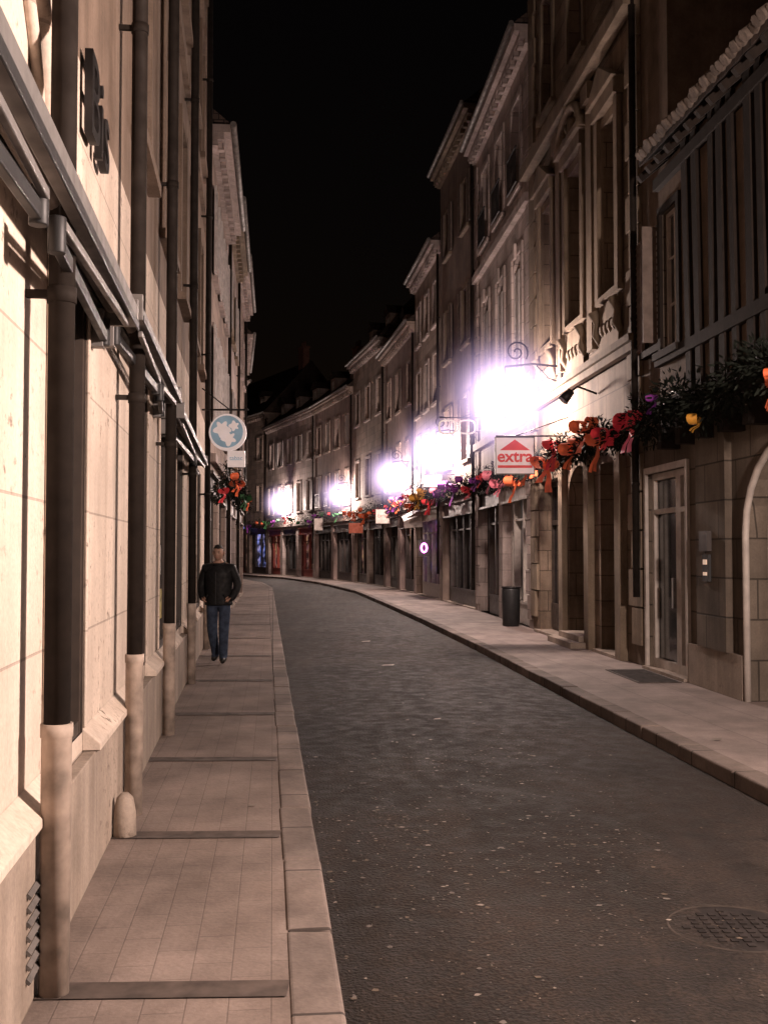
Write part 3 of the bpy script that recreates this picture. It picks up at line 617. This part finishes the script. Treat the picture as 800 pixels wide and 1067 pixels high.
def lamp(Y,f,side,arm,z,power,glare=True,Rr=2.3,k=11):
    ang=R(90) if side>0 else R(-90)
    b=B('street_lamp',(f(Y),Y,0),ang)
    zt=z+.62
    b.box('wall_plate',M_iron,-.06,.06,.0,.03,zt-.35,zt+.25)
    b.tube('arm',M_iron,[(0,.03,zt),(0,arm*.5,zt+.05),(0,arm,zt)],.022,8)
    b.tube('brace',M_iron,[(0,.03,zt-.3),(0,arm*.25,zt-.22),(0,arm*.45,zt+.02)],.014,6)
    sp=[]
    for i in range(30):
        t=i/29; r=.03+.2*t; th=t*math.pi*3.2; sp.append((0,arm*.80+r*math.cos(th),zt+.28+r*math.sin(th)))
    b.tube('scroll',M_iron,sp,.018,6)
    b.tube('hanger',M_iron,[(0,arm,zt),(0,arm,z+.36)],.014,6)
    def ring(r,zz): return [(r*math.cos(i*math.pi/3),arm+r*math.sin(i*math.pi/3),zz) for i in range(6)]
    lo,hi=ring(.12,z-.28),ring(.21,z+.2)
    for i in range(6):
        b.tube('lantern_bars',M_iron,[lo[i],hi[i]],.007,6); b.tube('lantern_bars',M_iron,[hi[i],hi[(i+1)%6]],.01,6); b.tube('lantern_bars',M_iron,[lo[i],lo[(i+1)%6]],.01,6)
    top=ring(.215,z+.205); ap=ring(.06,z+.34); b.mesh('lantern_roof',M_iron,top+ap,[(i,(i+1)%6,6+(i+1)%6,6+i) for i in range(6)]+[tuple(range(6,12))])
    b.tube('lantern_foot',M_iron,[(0,arm,z-.3),(0,arm,z-.38)],[.05,.015],8)
    b.done()
    l=bpy.data.lights.new('bulb','POINT'); l.energy=power; l.color=(1,.78,.68); l.shadow_soft_size=.13
    o=bpy.data.objects.new('bulb',l); sc.collection.objects.link(o); o.parent=b.e; o.location=(0,arm,z)
    if glare:
        me=bpy.data.meshes.new('glare'); bm=bmesh.new(); bmesh.ops.create_icosphere(bm,subdivisions=3,radius=Rr); bm.to_mesh(me); me.materials.append(halo((.84,.62,1.),k,Rr))
        o=bpy.data.objects.new('glare',me); sc.collection.objects.link(o); o.parent=b.e; o.location=(0,arm,z)
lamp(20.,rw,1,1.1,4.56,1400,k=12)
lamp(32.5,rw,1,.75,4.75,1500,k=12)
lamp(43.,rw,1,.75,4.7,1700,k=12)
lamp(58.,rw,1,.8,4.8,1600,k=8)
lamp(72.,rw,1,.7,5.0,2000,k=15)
lamp(3.2,rw,1,1.1,3.4,3300,glare=False)  # unseen lantern outside the frame, added to brighten the near left wall

# ================================================================ GARLANDS
M_leaf=plain('fir_foliage',(.011,.014,.010),.85,0,.5,scale=20,spec=.15)
bowm=[plain('ribbon_orange',(.55,.10,.035),.5,0,.35,emit=.08,ecol=(.8,.14,.06)),plain('ribbon_red',(.48,.035,.04),.5,0,.35,emit=.08,ecol=(.7,.04,.06)),plain('ribbon_gold',(.45,.21,.03),.5,0,.35,emit=.03),plain('ribbon_green',(.04,.13,.05),.5,0,.35),plain('ribbon_purple',(.26,.05,.30),.5,0,.35,emit=.03),plain('ribbon_pink',(.60,.16,.20),.5,0,.3,emit=.08,ecol=(.8,.2,.25))]  # most ribbons carry a faint painted glow on top of the lamplight
def bow(b,p,s,m,tx,rnd):
    """two ribbon loops, a knot and two tails; tx = tangent dir along the wall"""
    p=Vector(p); t=Vector(tx); u=Vector((0,0,1)); n=t.cross(u)
    for sg in (-1,1):
        tilt=rnd.uniform(.0,.7); vs=[];K=10; ss=rnd.uniform(.75,1.2)*s
        for i in range(K+1):
            a=math.pi*2*i/K; rr=ss*.5*(1-math.cos(a))*.5*2
            x=sg*rr*.95; z=math.sin(a)*ss*.34+rr*tilt*.5
            for w in (-1,1): vs.append(p+t*x+u*z+n*w*ss*.22*(.5+.5*(1-math.cos(a))))
        b.mesh('bows_'+m.name,m,vs,[(2*i,2*i+1,2*i+3,2*i+2) for i in range(K)],True)
        e=rnd.uniform(.7,1.5)*s; vs=[]
        for i in range(5):
            q=i/4; c=p+t*(sg*q*s*.35)-u*(e*q)+n*(.05*math.sin(q*5))
            w=s*(.09+.17*q); vs+=[c-t*w,c+t*w]
        b.mesh('bows_'+m.name,m,vs,[(2*i,2*i+1,2*i+3,2*i+2) for i in range(4)],True)
    b.tube('bows_'+m.name,m,[p-t*s*.1,p+t*s*.1],s*.1,8)
def garland(f,side,y0,y1,z,dens,seed,rad=.2,swag=2.3,bs=.26,off=.3,sag=.3,pal=(0,0,1,5,1,2,4,0),gap=1.):
    rnd=random.Random(seed); b=B('christmas_garland')
    def c(y):
        ph=((y-y0)%swag)/swag; return Vector((f(y)-side*off,y,z+sag*(2*ph-1)**2-sag*.3))
    b.tube('wire',M_iron,[c(y0+(y1-y0)*i/60) for i in range(61)],.015,5)
    ln=y1-y0
    for i in range(int(ln*dens)):
        y=rnd.uniform(y0,y1); p=c(y); lump=1+.35*math.sin(y*7+seed)+.25*math.sin(y*17)
        r=rad*lump*math.sqrt(rnd.random()); a=rnd.random()*2*math.pi
        d=Vector((math.cos(a),rnd.uniform(-.5,.5),math.sin(a))); q=p+d*r+Vector((0,0,-.04))
        s=rnd.uniform(.04,.10); w=d.cross(Vector((rnd.random(),rnd.random(),rnd.random()))).normalized()*s*.14
        tip=q+(d+Vector((rnd.uniform(-.6,.6),rnd.uniform(-.6,.6),rnd.uniform(-.8,.3)))).normalized()*s
        b.poly('fir_sprigs',M_leaf,[q-w,(q+tip)/2-w*1.2,tip,(q+tip)/2+w*1.2,q+w])
    y=y0+.2
    while y<y1:
        p=c(y)+Vector((-side*(rad*.8),0,rnd.uniform(-.28,.12))); m=bowm[rnd.choice(pal)]
        bow(b,p,bs*rnd.uniform(.65,1.35),m,Vector((rnd.uniform(-.9,.9),1,0)).normalized(),rnd); y+=gap*swag*rnd.uniform(.18,.58)
    b.done()
garland(rw,1,8.2,14.0,3.42,640,1,rad=.24,off=.42,bs=.18,pal=(2,1,2,4,2,0),gap=1.6)
garland(rw,1,14.1,22.6,3.42,440,2,rad=.19,bs=.29,off=.35,pal=(0,0,1,0,1,5,0,4),gap=1.0)
garland(rw,1,22.8,30,3.5,360,3,rad=.19,bs=.28,gap=1.3); garland(rw,1,30.1,42,3.6,260,4,bs=.28,gap=1.3); garland(rw,1,42.2,58,3.7,200,5,rad=.25,bs=.28,gap=1.4); garland(rw,1,58.2,90,3.8,140,6,rad=.3,bs=.28,pal=(0,1,4,3,4,3),gap=1.5)
garland(lw,-1,19.3,20.2,2.75,260,8,rad=.10,bs=.15,off=.2,gap=1.4)
garland(lw,-1,21,34,3.2,160,9,rad=.18,bs=.17,off=.3,gap=1.8,pal=(0,1,3,3,0))

# ================================================================ SIGNS
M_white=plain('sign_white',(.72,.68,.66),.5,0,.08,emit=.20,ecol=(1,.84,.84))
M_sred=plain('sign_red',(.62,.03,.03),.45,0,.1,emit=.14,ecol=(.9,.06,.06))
def bracket(b,out,z,w):
    b.tube('bracket',M_iron,[(0,0,z),(0,out+w/2,z)],.016,6); b.tube('bracket_stay',M_iron,[(0,0,z+.35),(0,out,z)],.01,6)
def hang(name,Y,f,side,out,z,w,h,mat,txt=None,tm=None,tsz=.2,rm=None):
    rm=rm or M_framed
    b=B(name,(f(Y),Y,0),R(90) if side>0 else R(-90)); bracket(b,out,z+h/2+.04,w)
    b.box('panel',mat,-.04,.04,out-w/2,out+w/2,z-h/2,z+h/2)
    b.box('rim',rm,-.05,.05,out-w/2-.02,out-w/2-.001,z-h/2-.02,z+h/2+.02); b.box('rim',rm,-.05,.05,out+w/2+.001,out+w/2+.02,z-h/2-.02,z+h/2+.02)
    b.box('rim',rm,-.05,.05,out-w/2,out+w/2,z+h/2+.001,z+h/2+.02); b.box('rim',rm,-.05,.05,out-w/2,out+w/2,z-h/2-.02,z-h/2-.001)
    if txt:
        b.text('lettering',tm or M_sred,txt,tsz,(-.045 if side>0 else .045,out,z),(R(90),0,R(-90) if side>0 else R(90)),.004)
    return b
b=hang('shop_sign',19.6,rw,1,1.0,3.44,.70,.66,M_white,rm=M_alu)
t_=b.text('lettering',M_sred,'extra',.31,(-.046,1.0,3.42),(R(90),0,R(-90)),.006); t_.data.offset=.007
b.mesh('red_gable',M_sred,[(-.043,.72,3.54),(-.043,1.28,3.54),(-.043,1.0,3.74),(-.047,.72,3.54),(-.047,1.28,3.54),(-.047,1.0,3.74)],[(3,4,5),(0,1,4,3),(1,2,5,4),(2,0,3,5)])
b.box('red_strip',M_sred,-.046,-.041,.68,1.32,3.21,3.26); b.done()
b=B('optician_sign',(rw(27),27,0),R(90)); bracket(b,.9,5.1,1.1)
for c in (.75,1.25):
    b.tube('spectacle_rim',M_white,[(0,c+.21*(abs(math.cos(t))**.6)*(1 if math.cos(t)>0 else -1),4.86+.17*(abs(math.sin(t))**.6)*(1 if math.sin(t)>0 else -1)) for t in [k*math.pi/12 for k in range(24)]],.026,6,closed=True)
b.tube('spectacle_bridge',M_white,[(0,.95,4.9),(0,1.0,4.94),(0,1.05,4.9)],.02,6); b.done()
M_cream=plain('sign_cream',(.36,.30,.27),.5)
hang('shop_sign',33.5,rw,1,.7,3.9,.55,.35,M_cream,None).done()
hang('shop_sign',46.,rw,1,.7,3.2,.6,.6,M_cream,'OPTIC',M_sred,.16).done()
hang('shop_sign',53.,rw,1,.8,2.85,.7,.5,plain('sign_orange',(.40,.07,.03),.5,0,.3,emit=.08,ecol=(1,.2,.06))).done()
hang('shop_sign',63.,rw,1,.7,3.3,.5,.7,M_cream).done()
M_blue=plain('sign_blue',(.1,.15,.6),.5,0,.1,emit=1.2,ecol=(.3,.35,1))
hang('shop_sign',82.,rw,1,.9,3.6,1.6,.3,M_blue).done()
b=B('shop_canopy',(rw(41.),41.,0),R(96))
for i in range(10):
    t0,t1=math.pi*i/10,math.pi*(i+1)/10
    b.poly('fabric',M_cream,[(-1.0*math.cos(t0),.02,2.6+.8*math.sin(t0)),(-1.0*math.cos(t1),.02,2.6+.8*math.sin(t1)),(-.9*math.cos(t1),.7,2.55+.45*math.sin(t1)),(-.9*math.cos(t0),.7,2.55+.45*math.sin(t0))])
b.tube('frame',M_iron,[(-.9,.7,2.55),(.9,.7,2.55)],.015,6); b.done()
b=B('neon_sign',(rw(38.5)-.20,38.5,0),R(90)); Mn=plain('neon_magenta',(.9,.2,.8),.3,emit=5,ecol=(1,.25,.9))
b.tube('neon_tube',Mn,[(0,.10*math.cos(k*math.pi/6),1.8+.16*math.sin(k*math.pi/6)) for k in range(12)],.035,8,closed=True); b.box('backing',M_dark,.06,.09,-.2,.2,1.5,2.1); b.done()
b=B('round_sign',(lw(17.),17.,0),R(-90)); bracket(b,.45,3.95,.6)
Mg=plain('globe_blue',(.22,.34,.42),.45,0,.3,emit=.13,ecol=(.5,.72,.9),scale=5)  # weak emission in the blue stands in for lamplight on the sign
def disc(part,m,cx,cy,r,x0,x1,n=32,irr=0):
    rad=[r*(1+irr*math.sin(i*2*math.pi*3/n+cx*9)*math.cos(i*2*math.pi*2/n)) for i in range(n)]
    v=[(x,cx+rad[i]*math.cos(2*math.pi*i/n),cy+rad[i]*math.sin(2*math.pi*i/n)) for x in (x0,x1) for i in range(n)]
    b.mesh(part,m,v,[tuple(range(n)),tuple(range(n,2*n))]+[(i,(i+1)%n,n+(i+1)%n,n+i) for i in range(n)])
disc('disc',M_white,.42,3.58,.30,-.04,.04); disc('disc_blue',Mg,.41,3.59,.26,.042,.05); disc('disc_land',M_white,.33,3.65,.12,.052,.056,irr=.5); disc('disc_land_low',M_white,.46,3.49,.10,.052,.056,irr=.55); disc('disc_land_side',M_white,.54,3.68,.07,.052,.056,irr=.5)
b.box('panel',M_white,-.03,.03,.42,.70,3.02,3.28); b.text('lettering',Mg,'tabac',.10,(.034,.56,3.16),(R(90),0,R(90)),.003); b.done()
b=B('wall_spotlight',(rw(17.6),17.6,0),R(95)); b.tube('arm',M_iron,[(0,.02,4.3),(0,.35,4.42),(0,.5,4.3)],.018,6); b.tube('head',M_iron,[(0,.45,4.34),(0,.6,4.18)],[.06,.1],10); b.done()
b=B('litter_bin',(rw(23.6)-.3,23.6,0)); b.tube('body',M_alud,[(0,0,0),(0,0,.02),(0,0,.8),(0,0,.86)],[.17,.19,.21,.2],16); b.tube('rim',M_iron,[(.21*math.cos(t*math.pi/10),.21*math.sin(t*math.pi/10),.86) for t in range(20)],.015,6,closed=True); b.done()
b=B('guard_stone',(lw(6.15)+.055,6.2,0)); b.tube('stone',M_plinth,[(0,0,-.05),(0,0,.14),(0,0,.22),(0,0,.25)],[.07,.065,.05,.02],10); b.done()

# ================================================================ MAN
def man(loc,ang):
    e=bpy.data.objects.new('walking_man',None); sc.collection.objects.link(e); e.location=loc; e.rotation_euler=(0,0,ang)
    M_jack=plain('black_jacket',(.010,.0095,.010),.65,0,.4,scale=20,spec=.25); M_jean=plain('jeans',(.042,.055,.085),.85,0,.5,scale=12,spec=.1); M_shoe=plain('shoes',(.012,.011,.010),.5)
    M_skin=plain('skin',(.36,.21,.15),.6,0,.1); M_hair=plain('hair',(.014,.010,.008),.7); M_zip=plain('zip_metal',(.05,.05,.05),.5,.3)
    J=[(0,0,.96),(0,0,1.08),(0,0,1.27),(0,.01,1.40),(0,.0,1.49),(0,-.015,1.57),
       (.20,.01,1.41),(.285,.05,1.16),(.235,-.06,.985),(.19,-.11,.94),
       (-.20,.01,1.41),(-.285,.05,1.16),(-.235,-.06,.985),(-.19,-.11,.94),
       (.095,0,.88),(.105,-.08,.49),(.10,-.08,.09),(.125,-.22,.045),
       (-.095,0,.88),(-.09,-.02,.49),(-.08,.14,.12),(-.095,.03,.045)]
    Ed=[(0,1),(1,2),(2,3),(3,4),(4,5),(3,6),(6,7),(7,8),(8,9),(3,10),(10,11),(11,12),(12,13),(0,14),(14,15),(15,16),(16,17),(0,18),(18,19),(19,20),(20,21)]
    Rd=[(.165,.115),(.165,.115),(.185,.125),(.15,.11),(.062,.062),(.058,.06),(.082,.082),(.068,.068),(.056,.056),(.048,.048),(.082,.082),(.068,.068),(.056,.056),(.048,.048),
        (.10,.105),(.073,.08),(.060,.066),(.042,.035),(.10,.105),(.073,.08),(.060,.066),(.042,.035)]
    me=bpy.data.meshes.new('b'); me.from_pydata(J,Ed,[]); o=bpy.data.objects.new('body_tmp',me); sc.collection.objects.link(o)
    o.modifiers.new('Skin','SKIN')
    if not me.skin_vertices:
        bpy.context.view_layer.objects.active=o; bpy.ops.mesh.customdata_skin_add()
    for i,s in enumerate(me.skin_vertices[0].data): s.radius=Rd[i]; s.use_root=(i==0)
    ss=o.modifiers.new('Sub','SUBSURF'); ss.levels=2; ss.render_levels=2
    dg=bpy.context.evaluated_depsgraph_get(); m2=bpy.data.meshes.new_from_object(o.evaluated_get(dg)); bpy.data.objects.remove(o)
    for m in (M_jack,M_jean,M_shoe,M_skin): m2.materials.append(m)
    for p in m2.polygons:
        c=p.center; p.use_smooth=True
        p.material_index=2 if c.z<.095 else 1 if (abs(c.x)<.2 and c.z<.88) else 3 if c.z>1.485 else 0
    ob=bpy.data.objects.new('body',m2); sc.collection.objects.link(ob); ob.parent=e
    b=B('tmp'); 
    rings=[(.865,.200,.150),(.875,.21,.158),(.90,.207,.155),(.98,.212,.158),(1.06,.20,.150),(1.13,.208,.155),(1.2,.208,.150),(1.32,.215,.148),(1.40,.19,.13),(1.44,.14,.11)]
    vs=[];n=28
    for z,rx,ry in rings:
        for i in range(n):
            t=2*math.pi*i/n; w=1+.03*math.sin(t*5+z*20)+.012*math.sin(t*9-z*45); vs.append((rx*w*math.cos(t),ry*w*math.sin(t),z))
    b.mesh('jacket',M_jack,vs,[(k*n+i,k*n+(i+1)%n,(k+1)*n+(i+1)%n,(k+1)*n+i) for k in range(len(rings)-1) for i in range(n)],True)
    b.tube('collar',M_jack,[(.085*math.cos(t*math.pi/8),.075*math.sin(t*math.pi/8),1.475+.02*math.sin(t*math.pi/8)) for t in range(16)],.028,8,closed=True)
    b.beam('zip',M_zip,(0,-.160,.88),(0,-.152,1.36),.008,.005,(0,1,0))
    for s in (-1,1): b.tube('pocket_welt',M_jack,[(s*.12,-.15,1.02),(s*.18,-.12,.95)],.012,6)
    bm=bmesh.new(); bmesh.ops.create_icosphere(bm,subdivisions=4,radius=1)
    for v in bm.verts:
        x,y,z=v.co; j=max(0,-z); w=1-.28*j*j
        v.co=Vector((x*.076*w, y*.096*(1-.12*j)-.012*j*(1 if y<0 else 0), z*.118))
        if abs(v.co.x)<.014 and -.035<v.co.z<.012 and v.co.y<0: v.co.y-=.018*(1-abs(v.co.x)/.014)*(1-(v.co.z+.035)/.06)
        if .012<v.co.z<.03 and v.co.y<-.05 and .01<abs(v.co.x)<.05: v.co.y-=.004
        if -.012<v.co.z<.010 and v.co.y<-.05 and .015<abs(v.co.x)<.045: v.co.y+=.007
    hm=bpy.data.meshes.new('head'); bm.to_mesh(hm); hm.materials.append(M_skin)
    for p in hm.polygons: p.use_smooth=True
    ho=bpy.data.objects.new('head',hm); sc.collection.objects.link(ho); ho.parent=e; ho.location=(0,-.03,1.635)
    bm=bmesh.new(); bmesh.ops.create_icosphere(bm,subdivisions=4,radius=1)
    bmesh.ops.delete(bm,geom=[v for v in bm.verts if (v.co.y<.12 and v.co.z<.42) or v.co.z<-.45],context='VERTS')
    for v in bm.verts:
        x,y,z=v.co; v.co=Vector((x*.083,y*.104+.003,z*.126+.002))*(1+.02*math.sin(x*30+z*23))
    hh=bpy.data.meshes.new('hair'); bm.to_mesh(hh); hh.materials.append(M_hair)
    for p in hh.polygons: p.use_smooth=True
    o=bpy.data.objects.new('hair',hh); sc.collection.objects.link(o); o.parent=e; o.location=(0,-.03,1.635)
    for s in (-1,1):
        b.tube('ears',M_skin,[(s*.076,-.02,1.61),(s*.085,-.015,1.63),(s*.083,-.015,1.66)],[.009,.013,.008],8)
        b.tube('eyes',M_hair,[(s*.030-.008,-.112,1.637),(s*.030+.008,-.112,1.637)],.0065,6)
        b.tube('brows',M_hair,[(s*.016,-.122,1.655),(s*.045,-.115,1.657)],.004,6)
    b.tube('mouth',plain('lips',(.28,.11,.09),.5),[(-.022,-.112,1.575),(0,-.118,1.573),(.022,-.112,1.575)],.005,6)
    for s in (-1,1):
        for k in range(4): b.tube('hand_fingers',M_skin,[(s*(.215-.012*k),-.125-.006*k,.975-.004*k),(s*(.198-.012*k),-.150-.004*k,.945-.004*k),(s*(.180-.012*k),-.14,.915)],[.0095,.009,.008],6)
        b.tube('hand_thumb',M_skin,[(s*.185,-.13,.99),(s*.165,-.158,.975),(s*.150,-.165,.955)],[.011,.010,.008],6)
    r=b.done()
    for c in list(r.children): c.parent=e
    bpy.data.objects.remove(r)
man((-2.45,15.7,.0),R(-8))

# ================================================================ WORLD, CAMERA
w=bpy.data.worlds.new('World'); sc.world=w; w.use_nodes=True; nt=w.node_tree
bg=nt.nodes['Background']; sky=N(nt,'ShaderNodeTexSky'); sky.sky_type='NISHITA'; sky.sun_disc=False; sky.sun_elevation=R(1.); sky.sun_rotation=R(160)
mx=mixc(nt,1,sky.outputs[0],(1.0,.60,.56),'MULTIPLY')
nt.links.new(mx,bg.inputs[0]); bg.inputs[1].default_value=.0022
cam=bpy.data.cameras.new('camera'); co=bpy.data.objects.new('camera',cam); sc.collection.objects.link(co)
cam.sensor_fit='VERTICAL'; cam.sensor_height=36; cam.lens=37.1; cam.clip_end=1500; cam.clip_start=.05
co.location=(0,0,1.65); co.rotation_euler=(R(90+2.17),0,0); sc.camera=co
